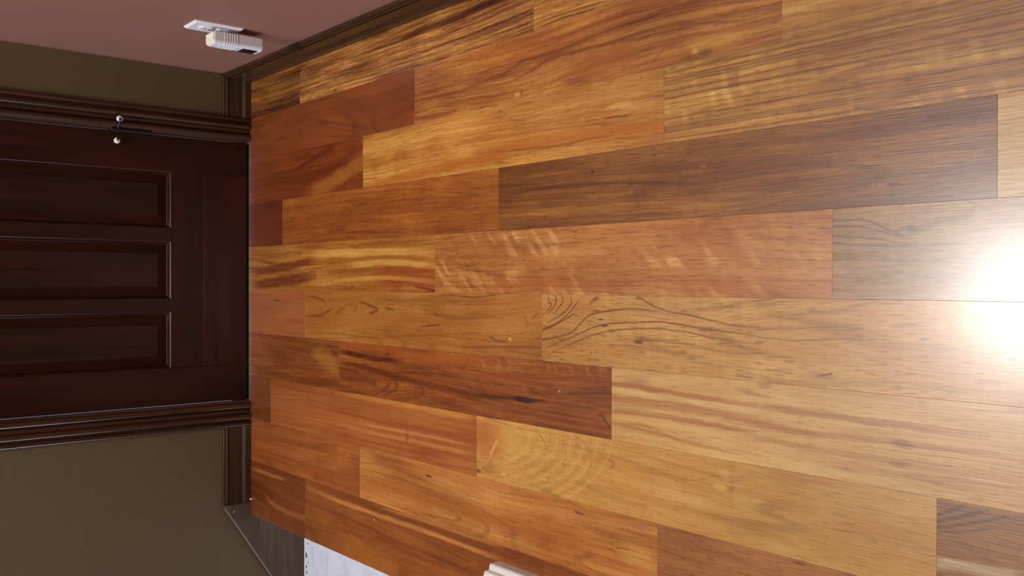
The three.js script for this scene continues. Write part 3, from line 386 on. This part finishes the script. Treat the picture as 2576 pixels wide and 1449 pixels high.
  [8,1.098,2.066,'#c68a44','#dcaa68',{pore:0.35,st:0.35,wave:2.5},[['B','#b0602e',0.6,0.038,0.044,0.06,0.0494,0],['L','#e4b060',0.8,0.0027,[[0.012,0.1087],[0.031,0.0923],[0.056,0.0596],[0.07,0.0399]]],['L','#8a4418',0.6,0.0011,[[0.016,0.1104],[0.045,0.0723]]],['B','#5a2a0c',0.7,0.005,0.1144,0.011,0.0045,0],['B','#dcae5c',0.5,0.142,0.0371,0.083,0.028,0],['L','#b07a38',0.32,0.0015,[[0.143,0.0147],[0.148,0.0246],[0.147,0.0355],[0.139,0.0468],[0.125,0.0579],[0.106,0.0684],[0.082,0.0774]]],['L','#e8c07a',0.32,0.0023,[[0.162,0.0097],[0.168,0.0214],[0.167,0.0342],[0.158,0.0476],[0.141,0.0608],[0.119,0.0731],[0.091,0.0839]]],['L','#b07a38',0.32,0.0015,[[0.182,0.0049],[0.188,0.0183],[0.186,0.0331],[0.176,0.0484],[0.158,0.0636],[0.132,0.0778],[0.099,0.0903]]],['L','#e8c07a',0.32,0.0023,[[0.2,0.0001],[0.208,0.0153],[0.206,0.0319],[0.194,0.0492],[0.174,0.0663],[0.144,0.0824],[0.108,0.0967]]],['L','#b07a38',0.32,0.0015,[[0.219,-0.0045],[0.227,0.0123],[0.225,0.0307],[0.212,0.0499],[0.189,0.069],[0.157,0.087],[0.117,0.103]]],['L','#e8c07a',0.32,0.0023,[[0.237,-0.0092],[0.246,0.0094],[0.244,0.0296],[0.23,0.0507],[0.205,0.0717],[0.17,0.0916],[0.125,0.1093]]],['L','#b07a38',0.32,0.0014,[[0.255,-0.0137],[0.265,0.0065],[0.262,0.0285],[0.247,0.0515],[0.22,0.0743],[0.182,0.0961],[0.134,0.1155]]],['L','#e8c07a',0.32,0.0022,[[0.273,-0.0182],[0.283,0.0036],[0.28,0.0274],[0.264,0.0522],[0.235,0.0769],[0.194,0.1005],[0.142,0.1217]]],['L','#b07a38',0.32,0.0014,[[0.29,-0.0226],[0.301,0.0008],[0.298,0.0263],[0.281,0.0529],[0.25,0.0795],[0.206,0.1049],[0.151,0.1279]]],['L','#e8c07a',0.32,0.0022,[[0.307,-0.0269],[0.319,-0.0019],[0.316,0.0253],[0.298,0.0537],[0.265,0.0821],[0.218,0.1093],[0.159,0.134]]],['L','#b07a38',0.32,0.0014,[[0.324,-0.0312],[0.336,-0.0046],[0.333,0.0242],[0.314,0.0544],[0.279,0.0846],[0.23,0.1136],[0.167,0.1401]]],['L','#e8c07a',0.32,0.0022,[[0.341,-0.0354],[0.354,-0.0073],[0.35,0.0232],[0.33,0.0551],[0.294,0.087],[0.242,0.1179],[0.175,0.1461]]],['L','#b07a38',0.32,0.0014,[[0.357,-0.0395],[0.371,-0.0099],[0.367,0.0222],[0.346,0.0557],[0.308,0.0895],[0.253,0.1221],[0.184,0.1521]]],['L','#e8c07a',0.32,0.0021,[[0.373,-0.0436],[0.387,-0.0125],[0.384,0.0212],[0.362,0.0564],[0.322,0.0919],[0.265,0.1263],[0.192,0.158]]],['L','#a45a2a',0.6,0.0016,[[0.376,0.0355],[0.395,0.0424],[0.381,0.0541]]],['L','#b47c38',0.6,0.0014,[[0.297,0.0065],[0.326,0.0188],[0.34,0.0407],[0.326,0.0706]]],['L','#a86c2c',0.6,0.0013,[[0.194,0.0155],[0.206,0.0223],[0.219,0.0415]]],['L','#b47c38',0.5,0.0012,[[0.262,0.0151],[0.271,0.0385],[0.262,0.0643]]],['B','#e0b464',0.8,0.633,0.0204,0.013,0.0062,0],['B','#e0b464',0.8,0.624,0.0443,0.013,0.0062,0],['B','#a46a32',0.8,0.616,0.0282,0.011,0.0031,0],['B','#a86c3a',0.7,0.646,0.044,0.008,0.0051,0],['L','#a46636',0.6,0.0012,[[0.638,0.0334],[0.666,0.027]]],['B','#dcb478',0.5,0.679,0.0585,0.031,0.0134,0],['B','#e8c088',0.7,0.088,0.1082,0.01,0.0035,0],['B','#e8c078',0.7,0.207,0.0999,0.012,0.0025,0],['B','#e8c890',0.8,0.696,-0.0127,0.01,0.0066,0],['L','#9a6034',0.8,0.0018,[[0.702,-0.0003],[0.712,-0.01]]],['L','#b47a46',0.5,0.0025,[[0.706,0.0057],[0.759,0.0087],[0.838,0.0098]]],['B','#e0b878',0.4,0.712,0.1133,0.056,0.0099,0],['B','#b0602e',0.5,0.022,0.0347,0.029,0.0248,0]]],
  [8,2.066,3.03,'#8a5834','#aa784a',{pore:0.4,st:0.6},[['L','#5e3820',0.7,0.0018,[[0.002,0.0213],[0.015,0.0145],[0.036,0.0023]]],['L','#5e3820',0.75,0.002,[[0.002,0.0298],[0.029,0.0188],[0.063,0.0042]]],['L','#5e3820',0.7,0.0016,[[0.002,0.0375],[0.029,0.0292],[0.063,0.0164],[0.089,0.0074]]],['L','#6a4428',0.6,0.0011,[[0.002,0.0439],[0.029,0.0376],[0.076,0.0233]]],['L','#dcc8b8',0.8,0.0064,[[0.001,0.0837],[0.036,0.0797],[0.076,0.0785],[0.106,0.0779]]],['L','#9c5830',0.5,0.0021,[[0.001,0.071],[0.036,0.0672],[0.101,0.0697]]]]],
  [9,-0.34,0.627,'#914a1d','#a9622e',{pore:0.35,st:0.7,wave:1},[['L','#7e3e14',0.45,0.0065,[[0.351,0.0523],[0.612,0.0375],[0.855,0.0195]]],['L','#944a1c',0.5,0.0056,[[0.855,0.0757],[0.982,0.0777]]]]],
  [9,0.627,1.593,'#ac6630','#cc8c4c',{pore:0.35,st:0.7,wave:1},[['B','#5a2e10',0.9,0.3,0.0269,0.014,0.0024,0],['L','#a45c26',0.5,0.0067,[[0.023,0.0791],[0.194,0.0819],[0.366,0.083],[0.519,0.0862]]],['L','#b06c30',0.4,0.0063,[[0.193,0.0084],[0.406,0.0147],[0.6,0.005]]],['B','#5e3214',0.8,0.777,0.0181,0.012,0.0024,0],['L','#a85e26',0.5,0.0046,[[0.472,0.0771],[0.579,0.083],[0.678,0.0947]]],['B','#d8a864',0.6,0.918,0.0677,0.045,0.0169,0],['L','#7a4a1c',0.7,0.001,[[0.866,0.062],[0.905,0.0573]]],['B','#7a4a1c',0.7,0.953,0.0431,0.004,0.0022,0],['L','#b0744a',0.5,0.005,[[0.769,0.0187],[0.879,0.017],[0.955,0.0056]]]]],
  [9,1.593,2.559,'#9c6034','#b87a4a',{pore:0.5,st:0.6},[['B','#6a4024',0.7,0.27,0.0038,0.011,0.0022,0],['L','#8e5630',0.4,0.0028,[[0.004,0.0192],[0.083,0.0205],[0.188,0.0227]]]]],
  [10,-0.625,0.341,'#6d2f0e','#844318',{pore:0.3,st:0.8,wave:2},[['L','#c48040',0.7,0.0042,[[0.628,0.0244],[0.761,0.023],[0.844,0.0236]]],['L','#6e300e',0.6,0.0026,[[0.628,0.008],[0.83,0.0027]]],['L','#b4703a',0.6,0.0063,[[0.725,0.0892],[0.796,0.1079],[0.987,0.1081]]],['L','#7a3412',0.6,0.0039,[[0.636,0.0787],[0.83,0.083],[1.023,0.0892]]]]],
  [10,0.341,1.307,'#854316','#9e5a24',{pore:0.35,st:0.8,wave:1.5},[['L','#7c3c14',0.85,0.0064,[[0.02,0.0048],[0.283,0.0092],[0.433,0.0119],[0.569,0.0095],[0.731,0.0131],[0.887,0.0146]]],['L','#cf8c50',0.8,0.0044,[[0.02,0.0225],[0.174,0.0274],[0.385,0.0277],[0.569,0.0254],[0.731,0.027],[0.84,0.0274]]],['L','#cc8848',0.7,0.0047,[[0.36,0.0047],[0.525,0.002],[0.692,0.0014],[0.857,-0.0029]]],['L','#a45c26',0.4,0.0044,[[0.02,-0.004],[0.174,-0.0063],[0.36,0.002]]],['L','#7e3c14',0.6,0.0043,[[0.117,0.1007],[0.283,0.0947],[0.48,0.0918],[0.652,0.0893]]],['L','#ac6228',0.4,0.007,[[0.174,0.1089],[0.36,0.121]]],['L','#7e3e14',0.5,0.0053,[[0.36,0.1051],[0.48,0.1096],[0.611,0.1087]]],['B','#7a3214',0.5,0.202,0.0725,0.107,0.0083,0.3],['B','#f0d8b0',0.9,0.353,0.0418,0.003,0.0032,0]]],
  [10,1.307,2.273,'#8b4b1a','#a15f28',{pore:0.4,st:0.7},[]],
];
const rgb = h => { const n = parseInt(h.slice(1), 16); return [n >> 16, (n >> 8) & 255, n & 255]; };
const TONE = [0.95, 0.955, 0.855];
const WARM = [0.85, 1.05, 1.25];
function plankTexture(spec, no) {
  const [row, z0, z1, dark, light, o, feats] = spec, len = z1 - z0, w = 2048, h = 256, P = w * h;
  const D = rgb(dark), Lc = rgb(light), buf = new Float32Array(P * 3);
  const ox = no * 13.37, oy = no * 29.1, wave = (o.wave || 0.9) * 0.012, st = o.st || 0.8, pore = o.pore || 0.4, rib = o.rib || 0, sh = o.shear || 0;
  for (let j = 0, k = 0; j < h; j++) {
    const t = (j + 0.5) / h * PW;
    for (let i = 0; i < w; i++, k += 3) {
      const s = (i + 0.5) / w * len;
      const tw = t + wave * (N(s * 3.1 + ox, t * 9 + oy) - 0.5) * 2 + 0.0016 * (N(s * 14 + ox, t * 40 + oy) - 0.5);
      const a = N(s * 1.6 + ox, tw * 60 + oy), b = N(s * 4 + ox, tw * 190 + oy), c = N(s * 13 + ox, tw * 520 + oy), d = N(s * 45 + ox, tw * 1150 + oy);
      let m = 0.5 + st * (0.55 * (a - 0.5) + 0.45 * (b - 0.5) + 0.42 * (c - 0.5) + 0.30 * (d - 0.5)) * 1.6 + 0.55 * (N(s * 6 + oy, tw * 26 + ox) - 0.5) + 0.40 * (N(s * 17 + ox, tw * 48 + oy) - 0.5);
      let g = 0.93 + 0.14 * N(s * 3.3 + oy, t * 14 + ox);
      const pr = N(s * 55 + oy, tw * 820 + ox); if (pr > 0.6) g -= pore * (pr - 0.6) * 1.1;
      const lv = N(s * 1.3 + oy, tw * 17 + ox) * 7 + 0.5 * N(s * 5 + ox, tw * 60 + oy), ln = Math.abs(lv - Math.round(lv));
      if (ln < 0.16) g -= (o.ring ?? 0.13) * smooth(0.16, 0.02, ln) * smooth(0.3, 0.75, N(s * 7 + ox, tw * 45 + oy)) * (0.6 + 0.8 * d);
      if (rib) {
        const q = N((s + sh * t * 1.6 + 0.004 * N(s * 40 + oy, t * 90)) * 66 + ox, t * 34 + oy), p = N(s * 8 + oy, t * 38 + ox);
        m += rib * 0.85 * smooth(0.5, 0.85, q) * smooth(0.28, 0.68, p) * (0.65 + 0.7 * d); m -= rib * 0.18 * smooth(0.55, 0.2, q);
      }
      for (let e = 0; e < 3; e++) buf[k + e] = (D[e] + (Lc[e] - D[e]) * m) * (1 + (g - 1) * WARM[e]) * TONE[e];
    }
  }
  const blend = (k, C, a) => { for (let e = 0; e < 3; e++) buf[k + e] += (C[e] - buf[k + e]) * a; };
  const grain = (s, t) => 0.72 + 0.5 * (N(s * 22 + oy, t * 560 + ox) - 0.2);
  for (const f of feats) {
    const C = rgb(f[1]).map((x, e) => x * TONE[e]), al = f[2];
    if (f[0] === 'L') {
      const hw = f[3], src = f[4], pts = [];
      for (let q = 0; q < src.length - 1; q++) {                     // smooth the stroke
        const p0 = src[Math.max(q - 1, 0)], p1 = src[q], p2 = src[q + 1], p3 = src[Math.min(q + 2, src.length - 1)];
        for (let r = 0; r < 6; r++) { const u = r / 6; pts.push([0, 1].map(x => 0.5 * (2 * p1[x] + (p2[x] - p0[x]) * u + (2 * p0[x] - 5 * p1[x] + 4 * p2[x] - p3[x]) * u * u + (3 * p1[x] - p0[x] - 3 * p2[x] + p3[x]) * u * u * u))); }
      }
      pts.push(src[src.length - 1]);
      const R = hw * 2.2 + 0.0012, best = new Map();
      for (let q = 0; q < pts.length - 1; q++) {
        const [s0, t0] = pts[q], [s1, t1] = pts[q + 1];
        const i0 = Math.max(0, Math.floor((Math.min(s0, s1) - R) / len * w)), i1 = Math.min(w - 1, Math.ceil((Math.max(s0, s1) + R) / len * w));
        const j0 = Math.max(0, Math.floor((Math.min(t0, t1) - R) / PW * h)), j1 = Math.min(h - 1, Math.ceil((Math.max(t0, t1) + R) / PW * h));
        const dx = s1 - s0, dy = t1 - t0, L2 = dx * dx + dy * dy || 1e-12, e0 = q / (pts.length - 1), e1 = (q + 1) / (pts.length - 1);
        for (let j = j0; j <= j1; j++) for (let i = i0; i <= i1; i++) {
          const s = (i + 0.5) / w * len, t0w = (j + 0.5) / h * PW, t = t0w + 0.45 * hw * (N(s * 30 + ox, oy + t0w * 90) - 0.5) + 0.0012 * (N(s * 60 + oy, ox) - 0.5);
          const u = clamp(((s - s0) * dx + (t - t0) * dy) / L2, 0, 1), d = Math.hypot(s - s0 - u * dx, t - t0 - u * dy);
          if (d > R) continue;
          const e = e0 + (e1 - e0) * u, key = j * w + i, old = best.get(key);
          const v = d / (1 + 0 * e); if (old === undefined || v < old[0]) best.set(key, [v, e]);
        }
      }
      const atEnd = (s) => s < 0.004 || s > len - 0.004, fade0 = atEnd(src[0][0]) ? 0 : 0.22, fade1 = atEnd(src[src.length - 1][0]) ? 0 : 0.22;
      for (const [key, [d, e]] of best) {
        const i = key % w, j = (key - i) / w, taper = Math.min(fade0 ? smooth(0, fade0, e) : 1, fade1 ? smooth(0, fade1, 1 - e) : 1);
        blend(key * 3, C, clamp(al * smooth(hw * 1.7 + 0.0008, hw * 0.5, d) * (0.35 + 0.65 * taper) * grain((i + 0.5) / w * len, (j + 0.5) / h * PW), 0, 1));
      }
    } else if (f[0] === 'B') {
      const [, , , s0, t0, rs, rt, rot] = f, c = Math.cos(rot), n = Math.sin(rot), R = 1.8;
      for (let j = Math.max(0, Math.floor((t0 - R * (rt + Math.abs(rot) * rs)) / PW * h)); j < Math.min(h, (t0 + R * (rt + Math.abs(rot) * rs)) / PW * h); j++)
        for (let i = Math.max(0, Math.floor((s0 - R * rs) / len * w)); i < Math.min(w, (s0 + R * rs) / len * w); i++) {
          const s = (i + 0.5) / w * len, t = (j + 0.5) / h * PW, x = ((s - s0) * c + (t - t0) * n) / rs, y = (-(s - s0) * n + (t - t0) * c) / rt;
          const d = Math.sqrt(x * x + y * y) + 0.5 * (N(s * 40 + ox, t * 160 + oy) - 0.5) + 0.3 * (N(s * 110 + ox, t * 420 + oy) - 0.5);
          blend((j * w + i) * 3, C, clamp(al * smooth(1.35, 0.45, d) * grain(s, t), 0, 1));
        }
    } else {
      const [, , , s0, t0, dir, kc, fr, rs, rt] = f;
      for (let j = 0; j < h; j++) for (let i = 0; i < w; i++) {
        const s = (i + 0.5) / w * len, t = (j + 0.5) / h * PW, x = (s - s0), y = t - t0, e = (x / rs) ** 2 + (y / rt) ** 2;
        if (e > 1) continue;
        const ph = (x * dir + kc * y * y * 10 + 0.02 * (N(s * 25 + ox, t * 70 + oy) - 0.5)) * fr, v = N(ph + ox, 7.5 + oy) * 0.6 + N(ph * 2.7 + oy, 3.3) * 0.4;
        blend((j * w + i) * 3, C, clamp(al * smooth(0.5, 0.7, v) * smooth(1, 0.4, e) * grain(s, t), 0, 1));
      }
    }
  }
  const d = new Uint8Array(P * 4);
  for (let k = 0; k < P; k++) { for (let e = 0; e < 3; e++) d[k * 4 + e] = clamp(buf[k * 3 + e], 0, 255); d[k * 4 + 3] = 255; }
  const tx = new THREE.DataTexture(d, w, h, THREE.RGBAFormat);
  tx.magFilter = THREE.LinearFilter; tx.minFilter = THREE.LinearMipmapLinearFilter; tx.generateMipmaps = true; tx.anisotropy = 8; tx.colorSpace = THREE.SRGBColorSpace; tx.needsUpdate = true;
  return tx;
}
const grainBump = texture(1024, 256, (i, j) => {                     // fine open grain of the wood, under the varnish
  const v = 0.5 * NP(i / 40, j / 2, 25, 128) + 0.3 * NP(i / 14, j / 1, 73, 256) + 0.2 * NP(i / 100, j / 10, 10, 25);
  const x = 255 * clamp(v, 0, 1); return [x, x, x];
}, null, false);
const FLOOR = { rough: 0.40, bump: 0.00022, coat: 0.23 };
const floor = group('floor'); struct(floor, 'glossy hardwood floor of mixed red, brown and golden boards');
{
  // the boards: chamfered slabs, one mesh each
  const slabs = new Map();
  function slab(w, len, ua, ub) {
    const key = [w, len, ua, ub].map(x => x.toFixed(4)).join('_'); if (slabs.has(key)) return slabs.get(key);
    const g0 = 0.00005, e = 0.00022, c = 0.00022, hgt = 0.019, pos = [], uv = [];
    const X = [w / 2 - g0, w / 2 - g0 - e], Z = [len / 2 - g0, len / 2 - g0 - e];
    const R = (x, z, y) => [[-x, y, -z], [-x, y, z], [x, y, z], [x, y, -z]];
    const lv = [R(X[0], Z[0], -hgt), R(X[0], Z[0], -c), R(X[1], Z[1], 0)];
    const put = p => { pos.push(...p); uv.push(ua + (ub - ua) * (0.5 + p[2] / len), 0.5 - p[0] / w); };
    const quad = (a, b, cc, d) => [a, b, cc, a, cc, d].forEach(put);
    for (let l = 0; l < 2; l++) for (let k = 0; k < 4; k++) { const n = (k + 1) % 4; quad(lv[l][k], lv[l][n], lv[l + 1][n], lv[l + 1][k]); }
    quad(...lv[2]); quad(lv[0][3], lv[0][2], lv[0][1], lv[0][0]);
    const g = new THREE.BufferGeometry();
    g.setAttribute('position', new THREE.Float32BufferAttribute(pos, 3)); g.setAttribute('uv', new THREE.Float32BufferAttribute(uv, 2)); g.computeVertexNormals();
    slabs.set(key, g); return g;
  }
  const mats = PLANKS.map((p, i) => {
    const map = plankTexture(p, i + 1), bm = grainBump;
    return new THREE.MeshPhysicalMaterial({ map, roughness: FLOOR.rough, bumpMap: bm, bumpScale: FLOOR.bump, specularIntensity: 0.8, clearcoat: 1.0, clearcoatRoughness: FLOOR.coat });
  });
  const lay = (row, z0, z1, mat) => {
    const xb = row === 1 ? WR - 0.001 : PX0 - (row - 1) * PW, xa = PX0 - row * PW, za = Math.max(z0, ZB + 0.001), zb = Math.min(z1, ZF - 0.001);
    const m = mesh('plank', slab(xb - xa, zb - za, (za - z0) / (z1 - z0), (zb - z0) / (z1 - z0)), mat, floor);
    m.position.set((xa + xb) / 2, (rnd() - 0.5) * 0.00006, (za + zb) / 2);
  };
  const last = {};
  PLANKS.forEach((p, i) => { lay(p[0], p[1], p[2], mats[i]); (last[p[0]] ??= []).push([p, mats[i]]); });
  for (const r in last) {                                            // on behind the photographer in the same lengths
    const list = last[r]; let z = list[list.length - 1][0][2], k = 0;
    while (z < ZF - 0.002) { const e = z + 0.966; lay(+r, z, e, list[k++ % list.length][1]); z = e; }
  }
  // narrow rounded strip along the head of the stairs
  const ns = [[0, -0.019], [0, 0]].concat([[0.027, 0], ...[0, 1, 2, 3, 4, 5].map(i => [0.030 + 0.007 * Math.sin(i / 5 * PI / 2), -0.007 + 0.007 * Math.cos(i / 5 * PI / 2)]), [0.037, -0.016], [0.034, -0.019]]);
  for (const [z0, z1, k] of [[0.0004, 0.341, 29], [0.3412, ZS - 0.0004, 30]]) {
    const g = moulding(ns, z0, z1, (a, o, z) => [PX0 - 10 * PW - a, o, z]);
    const p = g.attributes.position, uv = new Float32Array(p.count * 2), sp = PLANKS[k];
    for (let i = 0; i < p.count; i++) { uv[2 * i] = (p.getZ(i) - sp[1]) / (sp[2] - sp[1]); uv[2 * i + 1] = 0.985 + (p.getX(i) - (PX0 - 10 * PW)) / 2; }
    g.setAttribute('uv', new THREE.BufferAttribute(uv, 2));
    mesh('nosing_strip', g, mats[k], floor);
  }
}
struct(mesh('subfloor', [box(XE + 0.006, WR, -0.2, -0.0192, ZB, ZS), box(XL - 0.05, WR, -0.2, -0.0192, ZS, ZF)], M.sub), 'boarding under the floor');

renderer.render(scene, camera);
